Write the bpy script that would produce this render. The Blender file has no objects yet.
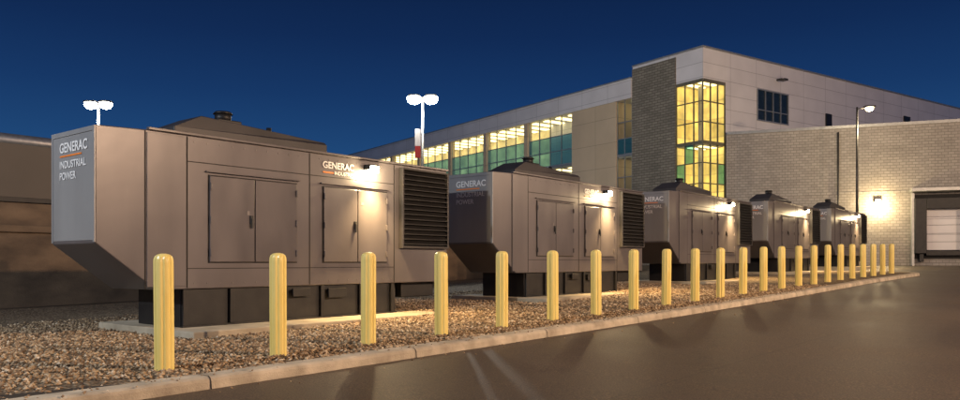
import bpy, math, random
import numpy as np
from mathutils import Vector, Matrix
random.seed(4); np.random.seed(4)
S=bpy.context.scene
H0=1.25   # eye height above world zero

# ------------------------------------------------------------------ helpers
def zg(d):
    if d<-3: d=-3
    if d<=30: v=-1.21+.014*(d-4.35)+.00031*(d-4.35)**2
    elif d<=55: v=-.647+.02*(d-30)
    else: v=-.147
    return v+H0
def gz(x,y): return zg(.64*x+.768*y)

def link(o): S.collection.objects.link(o); return o
def empty(name,loc=(0,0,0),rz=0):
    e=bpy.data.objects.new(name,None); e.location=loc; e.rotation_euler=(0,0,rz); e.empty_display_size=.3
    return link(e)
def mesh(name,verts,faces,mat=None,parent=None,smooth=False,bevel=0,seg=2):
    me=bpy.data.meshes.new(name); me.from_pydata(verts,[],faces); me.update()
    if mat: me.materials.append(mat)
    if smooth:
        for p in me.polygons: p.use_smooth=True
    o=link(bpy.data.objects.new(name,me))
    if parent: o.parent=parent
    if bevel:
        m=o.modifiers.new('b','BEVEL'); m.width=bevel; m.segments=seg; m.limit_method='ANGLE'
    return o
BF=[(0,3,2,1),(4,5,6,7),(0,1,5,4),(1,2,6,5),(2,3,7,6),(3,0,4,7)]
def bv(x0,x1,y0,y1,z0,z1):
    return [(x0,y0,z0),(x1,y0,z0),(x1,y1,z0),(x0,y1,z0),(x0,y0,z1),(x1,y0,z1),(x1,y1,z1),(x0,y1,z1)]
def box(name,x0,x1,y0,y1,z0,z1,mat,parent=None,bevel=0):
    return mesh(name,bv(x0,x1,y0,y1,z0,z1),BF,mat,parent,bevel=bevel)
def boxes(name,lst,mat,parent=None,bevel=0):
    V=[];F=[]
    for b in lst:
        n=len(V); V+=bv(*b); F+=[tuple(i+n for i in f) for f in BF]
    return mesh(name,V,F,mat,parent,bevel=bevel)
def prism_xz(name,pts,y0,y1,mat,parent=None,bevel=0):
    n=len(pts); V=[(x,y0,z) for x,z in pts]+[(x,y1,z) for x,z in pts]
    F=[tuple(range(n)),tuple(range(2*n-1,n-1,-1))]+[(i,i+n,(i+1)%n+n,(i+1)%n) for i in range(n)]
    o=mesh(name,V,F,mat,parent,bevel=bevel)
    import bmesh
    bm=bmesh.new(); bm.from_mesh(o.data); bmesh.ops.recalc_face_normals(bm,faces=bm.faces); bm.to_mesh(o.data); bm.free()
    return o
def cyl(name,p0,p1,r0,r1,mat,parent=None,n=16,smooth=True):
    p0=Vector(p0);p1=Vector(p1); a=(p1-p0).normalized()
    t=a.orthogonal().normalized(); b=a.cross(t)
    V=[];
    for p,r in((p0,r0),(p1,r1)):
        for i in range(n):
            an=2*math.pi*i/n; V.append(tuple(p+(t*math.cos(an)+b*math.sin(an))*r))
    F=[(i,(i+1)%n,(i+1)%n+n,i+n) for i in range(n)]
    F+=[tuple(range(n-1,-1,-1)),tuple(range(n,2*n))]
    o=mesh(name,V,F,mat,parent)
    if smooth:
        for i in range(n): o.data.polygons[i].use_smooth=True
    return o

# ------------------------------------------------------------------ materials
def newmat(name):
    m=bpy.data.materials.new(name); m.use_nodes=True
    return m,m.node_tree.nodes,m.node_tree.links
def N(nodes,t,**k):
    n=nodes.new(t)
    for a,b in k.items(): setattr(n,a,b)
    return n
def ramp(nodes,stops):
    r=nodes.new('ShaderNodeValToRGB'); el=r.color_ramp.elements
    el[0].position,el[0].color=stops[0][0],(*stops[0][1],1)
    el[1].position,el[1].color=stops[-1][0],(*stops[-1][1],1)
    for p,c in stops[1:-1]:
        e=el.new(p); e.color=(*c,1)
    return r
def noisy(name,c1,c2,scale=3,rough=.6,metal=0,bump=.0,bscale=40,spec=.5,detail=6,stretch=None,rvar=0):
    m,n,l=newmat(name); b=n['Principled BSDF']
    tc=N(n,'ShaderNodeTexCoord'); nz=N(n,'ShaderNodeTexNoise'); nz.inputs['Scale'].default_value=scale; nz.inputs['Detail'].default_value=detail
    src=tc.outputs['Object']
    if stretch:
        mp=N(n,'ShaderNodeMapping'); mp.inputs['Scale'].default_value=stretch; l.new(src,mp.inputs[0]); src=mp.outputs[0]
    l.new(src,nz.inputs['Vector'])
    r=ramp(n,[(.3,c1),(.7,c2)]); l.new(nz.outputs['Fac'],r.inputs[0]); l.new(r.outputs[0],b.inputs['Base Color'])
    b.inputs['Roughness'].default_value=rough; b.inputs['Metallic'].default_value=metal
    b.inputs['Specular IOR Level'].default_value=spec
    if rvar:
        mr=N(n,'ShaderNodeMapRange'); mr.inputs['To Min'].default_value=rough-rvar; mr.inputs['To Max'].default_value=rough+rvar
        l.new(nz.outputs['Fac'],mr.inputs[0]); l.new(mr.outputs[0],b.inputs['Roughness'])
    if bump:
        n2=N(n,'ShaderNodeTexNoise'); n2.inputs['Scale'].default_value=bscale; n2.inputs['Detail'].default_value=5
        l.new(tc.outputs['Object'],n2.inputs['Vector'])
        bp=N(n,'ShaderNodeBump'); bp.inputs['Strength'].default_value=bump; bp.inputs['Distance'].default_value=.02
        l.new(n2.outputs['Fac'],bp.inputs['Height']); l.new(bp.outputs[0],b.inputs['Normal'])
    return m
def emit(name,col,st):
    m,n,l=newmat(name); b=n['Principled BSDF']
    b.inputs['Base Color'].default_value=(*[min(1,c) for c in col],1)
    b.inputs['Emission Color'].default_value=(*col,1); b.inputs['Emission Strength'].default_value=st
    return m
def walltex(name,c1,c2,mortar,bw,rh,ms,rough=.7,offset=.5,bump=.3,noise=.15):
    """coursed wall: object coords, u=x+y, v=z"""
    m,n,l=newmat(name); b=n['Principled BSDF']
    tc=N(n,'ShaderNodeTexCoord'); sp=N(n,'ShaderNodeSeparateXYZ'); l.new(tc.outputs['Object'],sp.inputs[0])
    ad=N(n,'ShaderNodeMath',operation='ADD'); l.new(sp.outputs[0],ad.inputs[0]); l.new(sp.outputs[1],ad.inputs[1])
    cb=N(n,'ShaderNodeCombineXYZ'); l.new(ad.outputs[0],cb.inputs[0]); l.new(sp.outputs[2],cb.inputs[1])
    br=N(n,'ShaderNodeTexBrick'); br.offset=offset
    br.inputs['Scale'].default_value=1; br.inputs['Brick Width'].default_value=bw; br.inputs['Row Height'].default_value=rh
    br.inputs['Mortar Size'].default_value=ms; br.inputs['Color1'].default_value=(*c1,1); br.inputs['Color2'].default_value=(*c2,1)
    br.inputs['Mortar'].default_value=(*mortar,1); l.new(cb.outputs[0],br.inputs['Vector'])
    nz=N(n,'ShaderNodeTexNoise'); nz.inputs['Scale'].default_value=.5; nz.inputs['Detail'].default_value=8; l.new(tc.outputs['Object'],nz.inputs['Vector'])
    mr=N(n,'ShaderNodeMapRange'); mr.inputs['To Min'].default_value=1-noise*2; mr.inputs['To Max'].default_value=1+noise*2; l.new(nz.outputs['Fac'],mr.inputs[0])
    mx=N(n,'ShaderNodeVectorMath',operation='SCALE'); l.new(br.outputs['Color'],mx.inputs[0]); l.new(mr.outputs[0],mx.inputs['Scale'])
    l.new(mx.outputs[0],b.inputs['Base Color']); b.inputs['Roughness'].default_value=rough
    bp=N(n,'ShaderNodeBump',invert=True); bp.inputs['Strength'].default_value=bump; bp.inputs['Distance'].default_value=.02
    l.new(br.outputs['Fac'],bp.inputs['Height']); l.new(bp.outputs[0],b.inputs['Normal'])
    return m

M_paint=noisy('enclosure_paint',(.100,.090,.094),(.142,.130,.136),1.1,.34,.15,.25,1.3,spec=.5,stretch=(1,1,.3),rvar=.08)
M_door=noisy('door_paint',(.092,.083,.086),(.134,.122,.127),1.5,.32,.15,.25,1.6,spec=.5,stretch=(1,1,.3),rvar=.08)
M_end=noisy('end_panel_lit',(.25,.25,.255),(.30,.30,.305),1.5,.4,.1,.2,1.6,stretch=(1,1,.3),rvar=.08)  # lighter than the sides: lamp light on the end put into the colour
M_roof=noisy('roof_dimmed',(.032,.030,.031),(.055,.051,.052),1.5,.5,.1)  # darkened: the unlit look of the roof housing put into the colour
M_seam=noisy('seam_dark',(.012,.011,.011),(.02,.018,.018),5,.8)
M_black=noisy('black_steel',(.010,.010,.011),(.022,.021,.021),4,.5,.2,.1,60)
M_louver=noisy('louver_paint',(.011,.010,.010),(.019,.018,.017),4,.5,.2)
M_metal=noisy('galvanised',(.30,.30,.30),(.42,.42,.42),8,.4,.8)
M_bolt=noisy('bolt_paint',(.16,.15,.15),(.2,.19,.19),8,.4,.3)
M_pole=noisy('pole_paint',(.05,.045,.04),(.08,.075,.07),6,.45,.4)
M_conc=noisy('concrete',(.34,.29,.21),(.55,.48,.36),2.2,.85,0,.35,55,detail=10)
M_curb=noisy('curb_concrete',(.32,.27,.20),(.64,.56,.43),3.2,.85,0,.5,60,detail=10)
M_yellow=noisy('bollard_yellow',(.88,.69,.20),(.93,.76,.27),6,.30,0,.06,90,stretch=(1,1,.3))
M_white=noisy('letter_white',(.8,.8,.8),(.85,.85,.85),5,.5)
M_orange=noisy('letter_orange',(.8,.2,.03),(.85,.25,.04),5,.5)
M_red=noisy('banner_red',(.45,.03,.03),(.5,.04,.04),5,.6)

# asphalt
def asphalt():
    m,n,l=newmat('asphalt'); b=n['Principled BSDF']; tc=N(n,'ShaderNodeTexCoord')
    a=N(n,'ShaderNodeTexNoise'); a.inputs['Scale'].default_value=.3; a.inputs['Detail'].default_value=9; a.inputs['Roughness'].default_value=.62; l.new(tc.outputs['Object'],a.inputs['Vector'])
    f=N(n,'ShaderNodeTexNoise'); f.inputs['Scale'].default_value=60; f.inputs['Detail'].default_value=4; l.new(tc.outputs['Object'],f.inputs['Vector'])
    r=ramp(n,[(.3,(.054,.037,.023)),(.5,(.078,.055,.036)),(.7,(.104,.076,.052))]); l.new(a.outputs['Fac'],r.inputs[0])
    r2=ramp(n,[(.35,(.4,.4,.4)),(.52,(1,1,1)),(.68,(2.4,2.3,2.0))]); l.new(f.outputs['Fac'],r2.inputs[0])
    mx=N(n,'ShaderNodeMix',data_type='RGBA',blend_type='MULTIPLY'); mx.inputs[0].default_value=1
    l.new(r.outputs[0],mx.inputs[6]); l.new(r2.outputs[0],mx.inputs[7])
    mp=N(n,'ShaderNodeMapping'); mp.inputs['Rotation'].default_value=(0,0,-math.atan2(.754,.657)); l.new(tc.outputs['Object'],mp.inputs[0])
    wz=N(n,'ShaderNodeTexNoise'); wz.inputs['Scale'].default_value=.8; l.new(tc.outputs['Object'],wz.inputs['Vector'])
    ws=N(n,'ShaderNodeVectorMath',operation='SCALE'); ws.inputs['Scale'].default_value=.12; l.new(wz.outputs['Color'],ws.inputs[0])
    wa=N(n,'ShaderNodeVectorMath',operation='ADD'); l.new(mp.outputs[0],wa.inputs[0]); l.new(ws.outputs[0],wa.inputs[1])
    br=N(n,'ShaderNodeTexBrick'); br.inputs['Scale'].default_value=1; br.inputs['Brick Width'].default_value=60; br.inputs['Row Height'].default_value=3.9
    br.inputs['Mortar Size'].default_value=.012; br.inputs['Mortar Smooth'].default_value=.8; l.new(wa.outputs[0],br.inputs['Vector'])
    br.inputs['Color1'].default_value=(1,1,1,1); br.inputs['Color2'].default_value=(.82,.82,.82,1); br.inputs['Mortar'].default_value=(.4,.4,.4,1)
    vc=N(n,'ShaderNodeTexVoronoi',feature='DISTANCE_TO_EDGE'); vc.inputs['Scale'].default_value=.22
    wv=N(n,'ShaderNodeTexNoise'); wv.inputs['Scale'].default_value=1.4; wv.inputs['Detail'].default_value=6; l.new(tc.outputs['Object'],wv.inputs['Vector'])
    wvs=N(n,'ShaderNodeVectorMath',operation='SCALE'); wvs.inputs['Scale'].default_value=1.6; l.new(wv.outputs['Color'],wvs.inputs[0])
    wva=N(n,'ShaderNodeVectorMath',operation='ADD'); l.new(tc.outputs['Object'],wva.inputs[0]); l.new(wvs.outputs[0],wva.inputs[1]); l.new(wva.outputs[0],vc.inputs['Vector'])
    cr=ramp(n,[(0,(.55,.55,.55)),(.0025,(1,1,1)),(1,(1,1,1))]); l.new(vc.outputs['Distance'],cr.inputs[0])
    m2=N(n,'ShaderNodeMix',data_type='RGBA',blend_type='MULTIPLY'); m2.inputs[0].default_value=1; l.new(mx.outputs[2],m2.inputs[6]); l.new(br.outputs['Color'],m2.inputs[7])
    m3=N(n,'ShaderNodeMix',data_type='RGBA',blend_type='MULTIPLY'); m3.inputs[0].default_value=1; l.new(m2.outputs[2],m3.inputs[6]); l.new(cr.outputs[0],m3.inputs[7])
    l.new(m3.outputs[2],b.inputs['Base Color'])
    mr=N(n,'ShaderNodeMapRange'); mr.inputs['To Min'].default_value=.36; mr.inputs['To Max'].default_value=.70; l.new(a.outputs['Fac'],mr.inputs[0]); l.new(mr.outputs[0],b.inputs['Roughness'])
    bp=N(n,'ShaderNodeBump'); bp.inputs['Strength'].default_value=.5; bp.inputs['Distance'].default_value=.008; l.new(f.outputs['Fac'],bp.inputs['Height']); l.new(bp.outputs[0],b.inputs['Normal'])
    return m
M_asph=asphalt()
def gravel():
    m,n,l=newmat('gravel'); b=n['Principled BSDF']; tc=N(n,'ShaderNodeTexCoord')
    v=N(n,'ShaderNodeTexVoronoi'); v.inputs['Scale'].default_value=24; l.new(tc.outputs['Object'],v.inputs['Vector'])
    sp=N(n,'ShaderNodeSeparateColor'); l.new(v.outputs['Color'],sp.inputs[0])
    r=ramp(n,[(0,(.10,.065,.035)),(.35,(.27,.18,.10)),(.7,(.42,.30,.17)),(1,(.64,.5,.34))]); l.new(sp.outputs[0],r.inputs[0])
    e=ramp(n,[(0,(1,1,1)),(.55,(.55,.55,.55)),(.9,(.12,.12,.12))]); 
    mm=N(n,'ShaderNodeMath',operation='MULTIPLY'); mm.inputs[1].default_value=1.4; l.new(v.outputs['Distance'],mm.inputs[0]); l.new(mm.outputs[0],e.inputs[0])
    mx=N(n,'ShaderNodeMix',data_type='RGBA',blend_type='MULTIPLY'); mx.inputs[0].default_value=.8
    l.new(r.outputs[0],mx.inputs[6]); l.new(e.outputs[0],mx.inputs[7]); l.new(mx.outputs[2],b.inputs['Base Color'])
    b.inputs['Roughness'].default_value=.85
    bp=N(n,'ShaderNodeBump',invert=True); bp.inputs['Strength'].default_value=1; bp.inputs['Distance'].default_value=.03; l.new(v.outputs['Distance'],bp.inputs['Height']); l.new(bp.outputs[0],b.inputs['Normal'])
    return m
M_gravel=gravel()
M_dkground=noisy('dark_ground',(.018,.014,.010),(.05,.038,.026),6,.95,0,.8,40,detail=10)
def stonemat():
    m,n,l=newmat('gravel_stone'); b=n['Principled BSDF']
    a=N(n,'ShaderNodeAttribute',attribute_name='tint')
    r=ramp(n,[(0,(.07,.045,.025)),(.3,(.24,.155,.085)),(.6,(.42,.295,.17)),(.82,(.56,.43,.28)),(1,(.8,.68,.52))]); l.new(a.outputs['Fac'],r.inputs[0]); l.new(r.outputs[0],b.inputs['Base Color'])
    b.inputs['Roughness'].default_value=.65
    return m
M_stone=stonemat()

# ------------------------------------------------------------------ world
w=bpy.data.worlds.new('World'); S.world=w; w.use_nodes=True
n=w.node_tree.nodes; l=w.node_tree.links; n.clear()
out=N(n,'ShaderNodeOutputWorld'); bg=N(n,'ShaderNodeBackground'); l.new(bg.outputs[0],out.inputs[0])
sky=N(n,'ShaderNodeTexSky'); sky.sky_type='NISHITA'; sky.sun_disc=False
sky.sun_elevation=math.radians(-3); sky.sun_rotation=math.radians(160)
tc=N(n,'ShaderNodeTexCoord'); sp=N(n,'ShaderNodeSeparateXYZ'); l.new(tc.outputs['Generated'],sp.inputs[0])
rp=ramp(n,[(0,(.030,.130,.31)),(.09,(.019,.088,.235)),(.15,(.0115,.058,.175)),(.21,(.0065,.037,.130)),(.28,(.0036,.022,.088)),(.36,(.0020,.0130,.056)),(1,(.0012,.007,.033))])
l.new(sp.outputs[2],rp.inputs[0])
sc=N(n,'ShaderNodeVectorMath',operation='SCALE'); sc.inputs['Scale'].default_value=.03; l.new(sky.outputs[0],sc.inputs[0])
ad=N(n,'ShaderNodeVectorMath',operation='ADD'); l.new(sc.outputs[0],ad.inputs[0]); l.new(rp.outputs[0],ad.inputs[1])
l.new(ad.outputs[0],bg.inputs[0]); bg.inputs[1].default_value=1.0

sun=bpy.data.lights.new('sun','SUN'); sun.energy=.10; sun.angle=math.radians(15); sun.color=(.9,.82,.95)
so=link(bpy.data.objects.new('sun',sun)); so.rotation_euler=(math.radians(62),0,math.radians(20))

# ------------------------------------------------------------------ ground
U=Vector((.64,.768)); Vv=Vector((.768,-.64))
ds=[-600,-200,-60,-20,-8,-3]+[x*1.0 for x in range(-2,56)]+[70,120,300,1500]
es=[-1500,-300,-80,-30,-10,0,10,30,80,300,1500]
V=[];F=[]
for d in ds:
    for e in es:
        p=U*d+Vv*e; V.append((p.x,p.y,zg(d)-.13))
ne=len(es)
for i in range(len(ds)-1):
    for j in range(ne-1):
        F.append((i*ne+j,i*ne+j+1,(i+1)*ne+j+1,(i+1)*ne+j))
g=mesh('ground',V,F,M_asph,smooth=True)
if g.data.polygons[0].normal.z<0: g.data.flip_normals()

B0=Vector((-3.6,8.67)); UB=Vector((.657,.754)).normalized(); NB=Vector((.754,-.657)).normalized()
def P(a,b): return B0+UB*a+NB*b
def amax(b,R,bm,ae=33.6):
    c=bm-R
    if b<=c: return ae+R
    return ae+math.sqrt(max(0,R*R-(b-c)**2))
bs=[-13+.5*i for i in range(23)]+[-1.3+.15*i for i in range(13)]+[.55,.6,.65,.69,.705]
V=[];F=[]; na=70
for b in bs:
    am=amax(b,2.0,.71)
    for i in range(na+1):
        a=-30+(am+30)*i/na; p=P(a,b)
        V.append((p.x,p.y,gz(p.x,p.y)-.02))
for j in range(len(bs)-1):
    for i in range(na):
        F.append((j*(na+1)+i,j*(na+1)+i+1,(j+1)*(na+1)+i+1,(j+1)*(na+1)+i))
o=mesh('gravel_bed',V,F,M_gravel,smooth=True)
if o.data.polygons[0].normal.z<0: o.data.flip_normals()

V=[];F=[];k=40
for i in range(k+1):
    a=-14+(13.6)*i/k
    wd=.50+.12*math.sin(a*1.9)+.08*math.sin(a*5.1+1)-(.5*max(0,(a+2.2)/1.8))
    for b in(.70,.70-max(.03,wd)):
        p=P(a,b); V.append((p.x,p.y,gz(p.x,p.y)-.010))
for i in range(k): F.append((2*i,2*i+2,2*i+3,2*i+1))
o=mesh('dark_strip',V,F,M_dkground)  # dark strip of uneven width along the inner side of the kerb
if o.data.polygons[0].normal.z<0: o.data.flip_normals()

# kerb sweep
path=[]
a=-30
while a<33.6: path.append((a,.71,0,1)); a+=.4
R=2.0
for k in range(0,13):
    th=math.pi/2*k/12; path.append((33.6+R*math.sin(th),.71-R+R*math.cos(th),math.sin(th),math.cos(th)))
b=.71-R
while b>-12.5: b-=.8; path.append((33.6+R,b,1,0))
prof=[(0,-.3),(0,-.015),(.012,0),(.25,0),(.285,-.02),(.30,-.05),(.31,-.3)]
V=[];F=[];np_=len(prof)
for a,b,ta,tb in path:
    jz=random.uniform(-.004,.004); jo=random.uniform(-.004,.004)
    for q,(off,z) in enumerate(prof):
        p=P(a+ta*(off+(jo if q>2 else 0)),b+tb*(off+(jo if q>2 else 0))); V.append((p.x,p.y,gz(p.x,p.y)+z+(jz if 1<=q<=5 else 0)))
for i in range(len(path)-1):
    for j in range(np_-1):
        F.append((i*np_+j,i*np_+j+1,(i+1)*np_+j+1,(i+1)*np_+j))
o=mesh('kerb',V,F,M_curb)
V=[];F=[]
for a in np.arange(-12,33,3.0):
    n0=len(V)
    for (off,z) in ((.0,.006),(.25,.006),(.289,-.015),(.307,-.05),(.318,-.14)):
        for da in(-.006,.006):
            p=P(a+da,.71+off); V.append((p.x,p.y,gz(p.x,p.y)+z))
    for k in range(4): F.append((n0+2*k,n0+2*k+1,n0+2*k+3,n0+2*k+2))
mesh('kerb_joints',V,F,M_seam)

# stones : one mesh
def stones():
    n=62000
    a=np.concatenate([np.random.uniform(-9,6,int(n*.6)),np.random.uniform(6,22,n-int(n*.6))])
    b=.68-np.abs(np.random.beta(1,1.4,n))*9.0
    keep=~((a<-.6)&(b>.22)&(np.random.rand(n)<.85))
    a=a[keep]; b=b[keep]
    ns=420
    sa=np.random.uniform(-4,20,ns); sb=.72+np.random.exponential(.22,ns)
    a=np.concatenate([a,sa]); b=np.concatenate([b,sb]); n=len(a)
    x=B0.x+UB.x*a+NB.x*b; y=B0.y+UB.y*a+NB.y*b
    dist=np.hypot(x,y)
    z=np.array([gz(i,j) for i,j in zip(x,y)])-.02
    z=np.where(b>1.03,z-.11,np.where(b>.70,z+.02,z))
    r=np.random.uniform(.011,.026,n)*(1+.015*dist)
    r=np.where(b>.70,r*.6,r)
    base=np.array([(1,0,0),(-.9,.2,0),(.1,1,.1),(0,-1,-.1),(0,.1,.75),(0,0,-.7)],float)
    faces=np.array([(0,2,4),(2,1,4),(1,3,4),(3,0,4),(2,0,5),(1,2,5),(3,1,5),(0,3,5)])
    th=np.random.uniform(0,2*np.pi,n); c,s=np.cos(th),np.sin(th)
    jit=base[None]+np.random.uniform(-.22,.22,(n,6,3))
    sx=np.random.uniform(.8,1.5,n)
    jx=jit[:,:,0]*sx[:,None]; jy=jit[:,:,1]; jz=jit[:,:,2]
    tilt=np.random.uniform(-.5,.5,n); jz2=jz+jx*tilt[:,None]*.5
    X=(jx*c[:,None]-jy*s[:,None])*r[:,None]+x[:,None]
    Y=(jx*s[:,None]+jy*c[:,None])*r[:,None]+y[:,None]
    Z=jz2*r[:,None]+z[:,None]+r[:,None]*.45
    co=np.stack([X,Y,Z],-1).reshape(-1,3)
    fc=(faces[None]+(np.arange(n)*6)[:,None,None]).reshape(-1,3)
    me=bpy.data.meshes.new('gravel_stones')
    me.vertices.add(len(co)); me.vertices.foreach_set('co',co.ravel())
    me.loops.add(fc.size); me.loops.foreach_set('vertex_index',fc.ravel().astype(np.int32))
    me.polygons.add(len(fc)); me.polygons.foreach_set('loop_start',(np.arange(len(fc))*3).astype(np.int32))
    me.update(calc_edges=True); me.validate()
    at=me.attributes.new('tint','FLOAT','POINT'); at.data.foreach_set('value',np.repeat(np.random.beta(1.7,1.9,n),6))
    me.materials.append(M_stone)
    link(bpy.data.objects.new('gravel_stones',me))
stones()

# ------------------------------------------------------------------ bollards
def bollard_mesh():
    n=32; V=[];F=[]
    rings=[(0,1),(1.24,1),(1.275,.97),(1.305,.86),(1.325,.62),(1.335,.25)]
    for z,k in rings:
        for i in range(n):
            an=2*math.pi*i/n
            r=.108*k
            flute=(1 if k>.9 else .3)
            if i%4==0: r-=.013*flute
            V.append((r*math.cos(an),r*math.sin(an),z))
    for j in range(len(rings)-1):
        for i in range(n): F.append((j*n+i,j*n+(i+1)%n,(j+1)*n+(i+1)%n,(j+1)*n+i))
    F.append(tuple(range((len(rings)-1)*n,len(rings)*n)))
    me=bpy.data.meshes.new('bollard'); me.from_pydata(V,[],F); me.materials.append(M_yellow)
    return me
bm_=bollard_mesh()
for i in range(23):
    t=i/22; p=Vector((-3.6,8.67)).lerp(Vector((18.3,33.8)),t)
    o=link(bpy.data.objects.new('bollard',bm_)); o.location=(p.x,p.y,gz(p.x,p.y)-.03); o.rotation_euler=(random.uniform(-.008,.008),random.uniform(-.008,.008),.86+random.uniform(-.3,.3))

# ------------------------------------------------------------------ lights
def point(name,loc,e,col,r,parent=None):
    d=bpy.data.lights.new(name,'POINT'); d.energy=e; d.color=col; d.shadow_soft_size=r
    o=link(bpy.data.objects.new(name,d)); o.location=loc
    if parent:o.parent=parent
    return o
def spot(name,loc,e,col,r,ang,rot=(0,0,0),parent=None,blend=.6):
    d=bpy.data.lights.new(name,'SPOT'); d.energy=e; d.color=col; d.shadow_soft_size=r; d.spot_size=math.radians(ang); d.spot_blend=blend
    o=link(bpy.data.objects.new(name,d)); o.location=loc; o.rotation_euler=rot
    if parent:o.parent=parent
    return o
M_lampW=emit('lamp_lens_white',(1,1,.9),80)
M_lampY=emit('lamp_lens_warm',(1,.84,.55),55)

# ------------------------------------------------------------------ generators
W=1.5
def text(name,s,size,loc,rot,mat,parent,bold=0.0):
    c=bpy.data.curves.new(name,'FONT'); c.body=s; c.size=size; c.extrude=.002; c.offset=bold
    o=link(bpy.data.objects.new(name,c)); o.location=loc; o.rotation_euler=rot; c.materials.append(mat); o.parent=parent
    return o
GANG=math.atan2(.78,.626)
def generator(x,y,first=False):
    e=empty('standby_generator',(x,y,gz(x,y)),GANG)
    hull=prism_xz('enclosure_body',[(0,1.485),(0,3.27),(.8,3.3),(8.0,3.3),(8.0,.75),(.95,.75)],0,W,M_paint,e,bevel=.018)
    boxes('roof_trim',[(.82,8.03,-.03,.05,3.302,3.345),(.82,8.03,W-.05,W+.03,3.302,3.345),(7.95,8.03,.052,W-.052,3.303,3.346)],M_door,e,.006)
    sm=[]
    for sx in (.775,1.49,4.02,6.28):
        sm.append((sx-.012,sx+.012,-.004,.01,.77,3.28))
    for a,b in((1.50,4.01),(4.03,6.27)):
        sm.append((a,b,-.0035,.01,2.86,2.874))
        sm.append((a,b,-.0035,.01,1.085,1.097))
    boxes('panel_seams',sm,M_seam,e)
    boxes('side_panels',[(.80,1.465,-.014,.01,.80,3.26)],M_paint,e,.005)
    dl=[];gp=[]
    for a,mid,b in((1.89,2.78,3.70),(4.345,5.22,6.04)):
        dl+= [(a,mid-.009,-.035,.01,1.2,2.66),(mid+.009,b,-.035,.01,1.2,2.66)]
        gp+= [(a-.018,b+.018,-.010,.012,1.182,2.678)]
    boxes('door_gap',gp,M_seam,e)
    boxes('access_doors',dl,M_door,e,.008)
    hl=[]
    for mid in(2.78,5.22):
        hl+=[(mid-.11,mid-.05,-.065,-.035,1.86,2.02),(mid-.10,mid-.06,-.085,-.065,1.80,1.97)]
    boxes('door_handles',hl,M_black,e,.006)
    boxes('rating_plates',[(2.61,2.665,-.040,-.034,2.03,2.10),(5.30,5.38,-.040,-.034,2.36,2.42)],M_bolt,e)
    bl=[]
    for k in range(20):
        sx=1.62+k*.24
        if abs(sx-4.02)<.06: continue
        for z in (.84,3.2): bl.append((sx-.009,sx+.009,-.008,.002,z-.009,z+.009))
    boxes('panel_bolts',bl,M_bolt,e)
    hg=[]
    for a in(1.905,3.685,4.36,6.025):
        for z in(1.36,1.92,2.48): hg.append((a-.018,a+.018,-.06,-.034,z-.06,z+.06))
    boxes('door_hinges',hg,M_door,e,.006)
    boxes('drip_rails',[(1.82,3.77,-.05,0.0,2.72,2.74),(4.27,6.1,-.05,0,2.72,2.74)],M_door,e)
    box('louver_back',6.46,7.93,-.02,.012,1.52,3.22,M_seam,e)
    V=[];F=[]
    nl=15
    for i in range(nl):
        z=1.56+i*(1.62/nl)+.02
        n0=len(V)
        V+=[(6.49,-.10,z),(7.90,-.10,z),(7.90,-.022,z+.085),(6.49,-.022,z+.085),(6.49,-.10,z+.016),(7.90,-.10,z+.016),(7.90,-.022,z+.10),(6.49,-.022,z+.10)]
        F+=[tuple(k+n0 for k in f) for f in BF]
    mesh('louver_blades',V,F,M_louver,e)
    boxes('louver_frame',[(6.44,6.487,-.105,.01,1.5,3.24),(7.903,7.95,-.105,.01,1.5,3.24),(6.488,7.902,-.105,.01,1.5,1.545),(6.488,7.902,-.105,.01,3.20,3.24)],M_roof,e,.004)
    box('end_panel',-.008,.01,.06,W-.06,1.53,3.18,M_end,e,.004)
    boxes('end_trim',[(-.014,0.01,0.0,.055,1.5,3.26),(-.014,.01,W-.055,W,1.5,3.26),(-.014,.01,.056,W-.056,3.185,3.26)],M_end,e,.004)
    box('fuel_tank_base',1.4,6.35,.06,W-.06,.12,.748,M_black,e,.01)
    rb=[]
    for sx in (1.42,2.3,3.3,4.3,5.3,6.2): rb.append((sx,sx+.09,.0,.059,.14,.742))
    rb+=[(1.40,6.35,-.02,.058,.10,.139)]
    rb+=[(3.6,4.0,-.05,-.002,.55,.70),(4.45,4.9,-.05,-.002,.5,.68)]
    boxes('skid_ribs',rb,M_black,e,.006)
    boxes('rear_hopper',[(6.7,7.75,.2,W-.2,.42,.748)],M_black,e,.02)
    cyl('conduit',(6.55,.3,.1),(6.55,.3,.74),.045,.045,M_pole,e,10)
    box('concrete_pad',1.1,7.0,-.85,W+.8,-.3,.115,M_conc,e,.02)
    zb=3.302;zt=3.74
    a0,a1,b0,b1=1.5,4.8,.42,1.35
    V=[(a0,b0,zb),(a1,b0,zb),(a1,b1,zb),(a0,b1,zb),(a0,b0,zb+.2),(a1,b0,zb+.26),(a1,b1,zb+.26),(a0,b1,zb+.2),
       (a0+.55,b0+.06,zt+.02),(a1-.02,b0+.06,zt-.12),(a1-.02,b1-.12,zt-.12),(a0+.55,b1-.12,zt+.02)]
    F=[(0,3,2,1),(0,1,5,4),(1,2,6,5),(2,3,7,6),(3,0,4,7),(4,5,9,8),(5,6,10,9),(6,7,11,10),(7,4,8,11),(8,9,10,11)]
    mesh('silencer_housing',V,F,M_roof,e,bevel=.015)
    boxes('roof_hatch',[(5.3,6.0,.4,1.2,3.302,3.42),(.98,1.35,.5,1.0,3.302,3.38),(6.5,7.8,.25,1.25,3.304,3.37)],M_roof,e,.015)
    boxes('housing_flange',[(a0-.04,a1+.04,b0-.05,b0-.003,3.302,3.33)],M_door,e,.004)
    box('exhaust_base',2.45,2.95,.62,1.08,3.70,3.80,M_black,e,.02)
    cyl('exhaust_stack',(2.7,.85,3.79),(2.7,.85,3.92),.15,.15,M_black,e)
    cyl('exhaust_cap',(2.7,.85,3.925),(2.7,.85,3.97),.18,.14,M_black,e)
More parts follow.
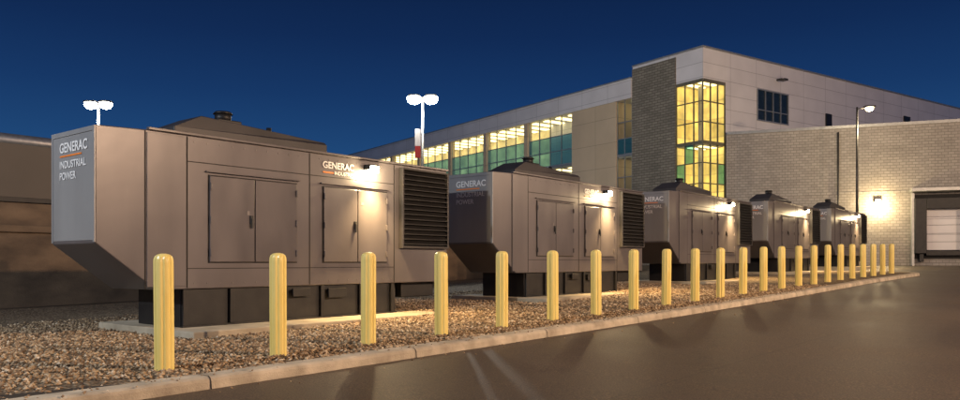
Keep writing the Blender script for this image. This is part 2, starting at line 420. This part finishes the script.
    cyl('lifting_lug',(4.4,.9,3.58),(4.4,.9,3.72),.04,.04,M_black,e)
    cyl('vent_pipe',(3.6,.7,3.6),(3.6,.7,3.78),.05,.05,M_black,e)
    r1=(math.pi/2,0,0); r2=(math.pi/2,0,-math.pi/2)
    text('lettering_maker','GENERAC',.18,(4.33,-.010,3.04),r1,M_white,e,.004)
    text('lettering_type','INDUSTRIAL',.10,(4.62,-.010,2.92),r1,M_white,e,.002)
    box('lettering_bar',4.34,4.60,-.010,.008,2.94,2.97,M_orange,e)
    text('lettering_end_1','GENERAC',.215,(-.018,1.18,2.93),r2,M_white,e,.004)
    box('lettering_end_bar',-.018,.005,.42,1.17,2.86,2.885,M_orange,e)
    text('lettering_end_2','INDUSTRIAL',.165,(-.018,1.18,2.68),r2,M_white,e,.002)
    text('lettering_end_3','POWER',.165,(-.018,1.18,2.50),r2,M_white,e,.002)
    box('wall_lamp_housing',5.42,5.68,-.17,-.002,3.09,3.2,M_black,e,.01)
    box('wall_lamp_lens',5.44,5.66,-.165,-.01,3.03,3.089,M_lampY,e)
    box('wall_lamp_lens_front',5.44,5.66,-.183,-.171,3.05,3.17,M_lampY,e)
    point('wall_lamp_light',(5.55,-.27,2.98),100,(1,.74,.40),.05,e)
    spot('wall_lamp_throw',(5.55,-.3,2.96),1000,(1,.66,.30),.12,112,(math.radians(-8),0,0),e,.9)
    return e
GP=[(-5.775,11.4),(.32,18.7),(6.5,26.1),(12.7,33.5),(18.9,40.9)]
for p in GP: generator(*p)

e=empty('equipment_pad',(-8.2,10.2,gz(-8.2,10.2)),GANG)
box('pad_slab',-3,1.15,-.2,1.5,-.2,.14,M_conc,e,.02)

# ------------------------------------------------------------------ long wall behind
M_side=walltex('wall_panels',(.085,.07,.055),(.095,.078,.06),(.045,.04,.035),3.0,8,.012,.6,0)
M_rc=noisy('retaining_concrete',(.07,.048,.032),(.19,.13,.08),.9,.85,0,.5,25,stretch=(1,1,2),detail=10)
e=empty('retaining_wall',(-5.775,11.4,H0),GANG)
L0,L1=-16,38
box('lower_wall',L0,L1,11.9,12.3,-1.8,.83,M_rc,e,.02)
box('ledge',L0,L1,11.82,12.4,.832,1.03,M_rc,e,.03)
box('upper_wall',L0,L1,12.45,12.8,.7,3.5,M_side,e)
box('upper_wall_rail',L0,L1,12.36,12.448,1.72,1.86,M_black,e,.01)
box('lower_panel',L0,L1,12.42,12.449,1.04,1.7,M_rc,e)
cyl('rounded_cap',(L0,12.62,3.5),(L1,12.62,3.5),.2,.2,M_metal,e,24)

# ------------------------------------------------------------------ street lamps
def street_lamp(x,y,top,arms,mat,col,e_,faceang=0,lens=(.5,.3),reach=.85):
    z0=gz(x,y)-.13
    e=empty('street_lamp',(x,y,z0),faceang)
    h=top+H0-z0
    cyl('footing',(0,0,-.2),(0,0,.6),.28,.28,M_conc,e,20)
    cyl('pole',(0,0,.6),(0,0,h),.10,.06,M_pole,e)
    for sx in arms:
        cyl('arm',(0,0,h-.12),(sx*(reach-.1),0,h-.02),.035,.035,M_pole,e,8)
        box('lamp_head',sx*reach-.33,sx*reach+.33,-.25,.25,h-.04,h+.09,M_pole,e,.03)
        V=[];F=[];n=12;rg=[(1,0),(.95,-.16),(.7,-.3),(.2,-.36)]
        for k,zz in rg:
            for i in range(n):
                an=2*math.pi*i/n; V.append((sx*reach+lens[0]*.6*k*math.cos(an),lens[1]*.6*k*math.sin(an),h-.042+zz*(lens[0]/.5)*.8))
        for j in range(len(rg)-1):
            for i in range(n):F.append((j*n+i,j*n+(i+1)%n,(j+1)*n+(i+1)%n,(j+1)*n+i))
        F.append(tuple(range((len(rg)-1)*n,len(rg)*n)))
        mesh('lamp_lens',V,F,mat,e,True)
        point('lamp_light',(sx*reach,0,h-.95),e_,col,.15,e)
    return e
street_lamp(-22.6,45,9.45,(-1,1),M_lampW,(1,.98,.88),2200,0,(.6,.55),.45)
l2=street_lamp(-3.4,45,9.8,(-1,1),M_lampW,(1,.98,.88),2200,0,(.7,.65),.5)
box('pole_banner',-.45,-.12,-.02,.02,7.6,8.6,M_white,l2,.004)
box('pole_banner_lower',-.45,-.12,-.02,.02,6.9,7.598,M_red,l2,.004)
street_lamp(25.8,52,10.6,(1,),M_lampY,(1,.8,.5),800,0,(.4,.4))
street_lamp(21,3,9.5,(-1,1),M_lampY,(1,.67,.43),12500,.9)
street_lamp(40,25,9.5,(-1,1),M_lampY,(1,.69,.44),5500,.9)
street_lamp(-15,1,8.5,(1,),M_lampW,(.94,.97,1),6500,0)

# ------------------------------------------------------------------ office building
M_wp=walltex('white_metal_panel',(.70,.68,.70),(.74,.72,.74),(.38,.37,.39),3.4,1.15,.018,.4,0,.4,.08)
M_brick=walltex('grey_brick',(.19,.17,.14),(.27,.245,.20),(.12,.11,.09),.6,.22,.03,.85,.5,.6,.15)
M_block=walltex('split_block',(.30,.275,.25),(.37,.34,.31),(.20,.18,.165),.42,.21,.016,.85,.5,.6,.14)
M_beige=walltex('beige_panel',(.58,.46,.32),(.61,.49,.35),(.36,.28,.2),6,2.2,.02,.7,0,.3,.08)
M_mull=noisy('mullion',(.30,.31,.31),(.38,.39,.39),5,.4,.5)
M_mully=noisy('mullion_dark',(.16,.15,.10),(.22,.20,.14),5,.4,.3)
M_slab=noisy('slab',(.4,.38,.34),(.5,.48,.42),2,.7)
def interior(name,c1,c2,st,bw=2.3,rh=1.5):
    m,n,l=newmat(name); b=n['Principled BSDF']; tc=N(n,'ShaderNodeTexCoord')
    sp=N(n,'ShaderNodeSeparateXYZ'); l.new(tc.outputs['Object'],sp.inputs[0])
    a=N(n,'ShaderNodeMath',operation='ADD'); l.new(sp.outputs[0],a.inputs[0]); l.new(sp.outputs[1],a.inputs[1])
    cb=N(n,'ShaderNodeCombineXYZ'); l.new(a.outputs[0],cb.inputs[0]); l.new(sp.outputs[2],cb.inputs[1])
    nz=N(n,'ShaderNodeTexBrick'); nz.inputs['Scale'].default_value=1; nz.inputs['Brick Width'].default_value=bw; nz.inputs['Row Height'].default_value=rh
    nz.inputs['Mortar Size'].default_value=.06; nz.inputs['Color1'].default_value=(*c1,1); nz.inputs['Color2'].default_value=(*c2,1); nz.inputs['Mortar'].default_value=(*[c*.5 for c in c1],1)
    l.new(cb.outputs[0],nz.inputs['Vector'])
    nn=N(n,'ShaderNodeTexNoise'); nn.inputs['Scale'].default_value=.9; nn.inputs['Detail'].default_value=6; l.new(tc.outputs['Object'],nn.inputs['Vector'])
    mr=N(n,'ShaderNodeMapRange'); mr.inputs['From Min'].default_value=.3; mr.inputs['From Max'].default_value=.7; mr.inputs['To Min'].default_value=.35; mr.inputs['To Max'].default_value=1.3; l.new(nn.outputs['Fac'],mr.inputs[0])
    ss=N(n,'ShaderNodeVectorMath',operation='SCALE'); l.new(nz.outputs['Color'],ss.inputs[0]); l.new(mr.outputs[0],ss.inputs['Scale'])
    b.inputs['Base Color'].default_value=(.6,.5,.3,1)
    l.new(ss.outputs[0],b.inputs['Emission Color']); b.inputs['Emission Strength'].default_value=st  # walls glow: room light put into their emission
    return m
M_int=interior('lit_interior',(1,.72,.16),(.70,.48,.08),1.0)
M_int2=interior('lit_interior_office',(1.0,.76,.28),(.42,.34,.15),.85)
M_ceil=emit('ceiling_light',(1,.86,.46),3.0)
def glass(name,tint,gl,em=0,ec=(0,0,0)):
    m,n,l=newmat(name); o=n['Material Output']; n.remove(n['Principled BSDF'])
    t=N(n,'ShaderNodeBsdfTransparent'); t.inputs[0].default_value=(*tint,1)
    g=N(n,'ShaderNodeBsdfGlossy'); g.inputs['Roughness'].default_value=.03
    lw=N(n,'ShaderNodeLayerWeight'); lw.inputs[0].default_value=.2
    mr=N(n,'ShaderNodeMath',operation='MULTIPLY_ADD'); mr.inputs[1].default_value=gl; mr.inputs[2].default_value=.04; l.new(lw.outputs['Facing'],mr.inputs[0])
    mx=N(n,'ShaderNodeMixShader'); l.new(mr.outputs[0],mx.inputs[0]); l.new(t.outputs[0],mx.inputs[1]); l.new(g.outputs[0],mx.inputs[2])
    last=mx
    if em:
        e=N(n,'ShaderNodeEmission'); e.inputs[0].default_value=(*ec,1); e.inputs[1].default_value=em  # panes glow faintly: light scattered in tinted glass added as emission
        a=N(n,'ShaderNodeAddShader'); l.new(mx.outputs[0],a.inputs[0]); l.new(e.outputs[0],a.inputs[1]); last=a
    l.new(last.outputs[0],o.inputs[0]); return m
def panes_x(name,lst,mat,parent):
    V=[];F=[]
    for x,y0,y1,z0,z1 in lst:
        k=len(V); V+=[(x,y0,z0),(x,y0,z1),(x,y1,z1),(x,y1,z0)]; F.append((k,k+3,k+2,k+1))
    return mesh(name,V,F,mat,parent)
def panes_y(name,lst,mat,parent):
    V=[];F=[]
    for y,x0,x1,z0,z1 in lst:
        k=len(V); V+=[(x0,y,z0),(x1,y,z0),(x1,y,z1),(x0,y,z1)]; F.append((k,k+1,k+2,k+3))
    return mesh(name,V,F,mat,parent)
M_gc=glass('glass_clear',(.95,.95,.85),.12)
M_gt=glass('glass_teal',(.17,.36,.42),.14,.06,(.04,.36,.60))
M_gtc=glass('glass_teal_light',(.18,.42,.42),.12,.04,(.03,.4,.5))
M_dark=noisy('dark_glass',(.01,.02,.025),(.02,.03,.04),2,.08)

zb=-.147+H0-.13
OB=empty('office_building',(17.6,60,zb),math.atan2(.565,.825))
zt=17+H0-zb; zw=16+H0-zb; zbb=14.3+H0-zb; zgl=14.4+H0-zb; D=.0
zr=lambda r:r+H0-zb
box('main_wall',2.74,75,0,22,0,zt,M_wp,OB)
box('corner_head',-.0,2.735,.0,2.72,zgl,zt,M_wp,OB)
box('brick_pier',-.12,2.735,2.725,7.55,0,zt-.25,M_brick,OB)
box('pier_cap',-.05,2.735,2.725,7.55,zt-.248,zt,M_wp,OB)
boxes('parapet_coping',[(-.08,75,-.08,.25,zt+.002,zt+.12),(-.08,.25,.252,7.6,zt+.002,zt+.12)],M_mull,OB)
sl=[]
for z in(zgl*1/3,zgl*2/3): sl.append((.12,2.65,.12,2.65,z-.2,z+.1))
boxes('floor_slabs',sl,M_slab,OB)
box('interior_back_wall',2.70,2.733,.05,2.685,.1,zgl-.02,M_int,OB)
box('interior_side_wall',.05,2.69,2.69,2.72,.1,zgl-.02,M_int,OB)
ce=[]
for z in(zgl*1/3-.2,zgl*2/3-.2,zgl): ce+=[(.5,2.3,.5,.9,z-.07,z-.01),(.5,2.3,1.6,2.0,z-.07,z-.01)]
boxes('ceiling_lights',ce,M_ceil,OB)
box('stair_column',1.3,1.55,1.3,1.55,.1,zgl-.1,M_slab,OB)
mu=[]
nr=9
for i in range(nr+1):
    z=zgl*i/nr; t=.04 if i%3 else .13
    mu+=[(-.03,.08,.0,2.72,z-t,z+t),(.082,2.735,-.03,.08,z-t,z+t)]
mv=[]
for k in range(4):
    y=2.66*k/3+.03
    mv+=[(-.045,.07,y-.035,y+.035,0,zgl)]
    if k: mv+=[(y-.035,y+.035,-.045,.07,0,zgl)]
boxes('corner_transoms',mu,M_mully,OB); boxes('corner_mullions',mv,M_mully,OB)
tx={(5,1),(4,2)}; ty={(4,2)}
cl=[];tl=[]
for i in range(nr):
    for k in range(3):
        z0=zgl*i/nr; z1=zgl*(i+1)/nr; y0=2.66*k/3+.03; y1=2.66*(k+1)/3+.03
        (tl if (i,k) in tx else cl).append((.025,y0,y1,z0,z1))
panes_x('corner_glass',cl,M_gc,OB); panes_x('corner_glass_tinted',tl,M_gtc,OB)
cl=[];tl=[]
for i in range(nr):
    for k in range(3):
        z0=zgl*i/nr; z1=zgl*(i+1)/nr; y0=max(.04,2.66*k/3+.03); y1=2.66*(k+1)/3+.03
        (tl if (i,k) in ty else cl).append((.025,y0,y1,z0,z1))
panes_y('corner_glass_side',cl,M_gc,OB); panes_y('corner_glass_side_tinted',tl,M_gtc,OB)
# wing
WE=73
box('wing_parapet',-.25,22,7.56,WE,zbb,zw,M_wp,OB)
boxes('wing_coping',[(-.33,.1,7.57,WE+.1,zw+.002,zw+.1)],M_mull,OB)
box('wing_core',4.2,22,7.56,WE,0,zbb-.01,M_int2,OB)
box('wing_end_wall',.0,4.19,WE-.4,WE,0,zbb-.01,M_wp,OB)
box('beige_pier',-.15,4.0,9.5,15.4,0,zbb-.005,M_beige,OB)
box('beige_return',-.0,.3,7.56,7.62,0,zbb-.005,M_beige,OB)
fz=[zbb/3,zbb*2/3]
boxes('wing_slabs',[(.15,4.19,y0,y1,z-.25,z+.12) for z in fz for y0,y1 in((7.6,9.49),(15.41,WE-.5))],M_slab,OB)
ce=[]
for z in fz+[zbb+.24]:
    y=7.9; ce.append((.7,3.6,y,y+.5,z-.33,z-.27))
    y=16
    while y<WE-1.5: ce.append((.5,3.9,y,y+.7,z-.33,z-.27)); y+=1.9
boxes('wing_ceiling_lights',ce,M_ceil,OB)
bays=[(7.62,9.49)]
y=15.41; cols=[]
while y<WE-6:
    bays.append((y,y+6.8)); cols.append((-.2,.4,y+6.805,y+7.4)); y+=7.405
bays.append((y,WE-.5))
boxes('wing_piers',[(a,b,c,d,0,zbb-.005) for a,b,c,d in cols],M_beige,OB)
mv=[];gt=[];gc=[]
fl=[0]+fz+[zbb]
for bi,(a,b) in enumerate(bays):
    b=min(b,WE-.5); n_=max(2,round((b-a)/1.7))
    for k in range(n_+1):
        yk=a+(b-a)*k/n_; yk=min(max(yk,a+.035),b-.035)
        mv.append((-.02,.1,yk-.035,yk+.035,0,zbb-.01))
    for f0,f1 in zip(fl[:-1],fl[1:]):
        hh=f1-f0
        q2=.60
        for q,t in((0,.12),(.30,.04),(q2,.04)):
            mv.append((-.01,.09,a+.01,b-.01,f0+q*hh-t if q else max(0.01,f0-t),f0+q*hh+t))
        if bi==0:
            gt.append((.035,a,b,f0,f0+.3*hh)); gc.append((.035,a,b,f0+.3*hh,min(f1,zbb-.02)))
        else:
            gt.append((.035,a,b,f0,f0+q2*hh)); gc.append((.035,a,b,f0+q2*hh,min(f1,zbb-.02)))
boxes('wing_mullions',mv,M_mull,OB); panes_x('wing_glass_teal',gt,M_gt,OB); panes_x('wing_glass_clear',gc,M_gc,OB)
box('side_window_glass',6.9,11.2,-.02,.05,zr(12.0),zr(14.5),M_dark,OB)
boxes('side_window_frame',[(6.9+4.3*k/4-.05,6.9+4.3*k/4+.05,-.09,-.021,zr(12.0),zr(14.5)) for k in range(5)]+[(6.85,11.25,-.1,-.022,zr(14.5),zr(14.6)),(6.85,11.25,-.1,-.022,zr(11.9),zr(12.0)),(6.95,11.15,-.085,-.02,zr(12.8),zr(12.88))],M_mull,OB)
boxes('wall_vents',[(17.0,17.9,-.12,-.002,zr(12.0),zr(13.6)),(31,32.2,-.12,-.002,zr(13.2),zr(14.9))],M_black,OB)
boxes('wall_floodlight',[(9.6,9.75,-.5,-.002,zr(15.6),zr(15.75)),(9.4,9.95,-.9,-.4,zr(15.5),zr(15.65))],M_pole,OB)

# ------------------------------------------------------------------ warehouse
WH=empty('warehouse_building',(19.85,61.3,zb),math.atan2(-.349,.937))
hz=10.26+H0-zb
pts=[(0,0),(45,0),(45,30),(20.9,30)]
V=[(x,y,0) for x,y in pts]+[(x,y,hz) for x,y in pts]
mesh('block_walls',V,[(0,1,5,4),(1,2,6,5),(2,3,7,6),(3,0,4,7),(4,5,6,7)],M_block,WH)
boxes('roof_coping',[(0.05,45,-.08,.35,hz+.002,hz+.22)],M_mull,WH)
boxes('belt_course',[(0.05,13.0,-.04,-.002,zr(5.15),zr(5.35)),(0.05,45,-.05,-.003,0,.5)],M_block,WH,.01)
cyl('downpipe',(8.2,-.12,.2),(8.2,-.12,hz-.3),.07,.07,M_pole,WH,10)
box('wall_lamp_housing',10.7,11.1,-.35,-.002,zr(4.45),zr(4.75),M_black,WH,.02)
box('wall_lamp_lens',10.74,11.06,-.33,-.03,zr(4.36),zr(4.448),M_lampY,WH)
box('wall_lamp_lens_front',10.72,11.08,-.37,-.352,zr(4.46),zr(4.68),M_lampY,WH)
point('wall_lamp_light',(10.9,-.9,zr(4.25)),620,(1,.76,.40),.1,WH)
def dock(x0):
    e=empty('loading_dock',(0,0,0)); e.parent=WH
    box('dock_recess',x0+.05,x0+3.85,-.03,.004,.0,zr(5.0),M_seam,e)
    boxes('dock_shelter',[(x0,x0+.75,-.75,-.032,.9,zr(4.7)),(x0+3.1,x0+3.85,-.75,-.032,.9,zr(4.7)),(x0+.752,x0+3.098,-.78,-.032,zr(3.9),zr(4.7))],M_black,e,.03)
    boxes('dock_frame',[(x0-.2,x0-.002,-.5,-.003,.0,zr(5.15)),(x0+3.852,x0+4.05,-.5,-.003,0,zr(5.15)),(x0-.3,x0+4.15,-1.3,-.003,zr(5.16),zr(5.42))],M_mull,e,.02)
    boxes('dock_door',[(x0+.78,x0+3.07,-.09,-.032,1.15+.62*k,1.15+.62*k+.6) for k in range(6)],M_wp,e,.01)
    box('dock_plate',x0+.76,x0+3.09,-.45,-.033,.75,1.1,M_black,e,.02)
    boxes('dock_bumpers',[(x0+.3,x0+.6,-.5,-.033,.3,.89),(x0+3.25,x0+3.55,-.5,-.033,.3,.89)],M_black,e,.03)
dock(13.3); dock(18.6)

# ------------------------------------------------------------------ camera
c=bpy.data.cameras.new('camera'); c.sensor_width=36; c.lens=28.5; c.shift_y=62/960; c.clip_end=4000
co=link(bpy.data.objects.new('camera',c)); co.location=(0,0,H0); co.rotation_euler=(math.pi/2,0,0)
S.camera=co
S.view_settings.view_transform='Standard'; S.view_settings.look='None'; S.view_settings.exposure=0
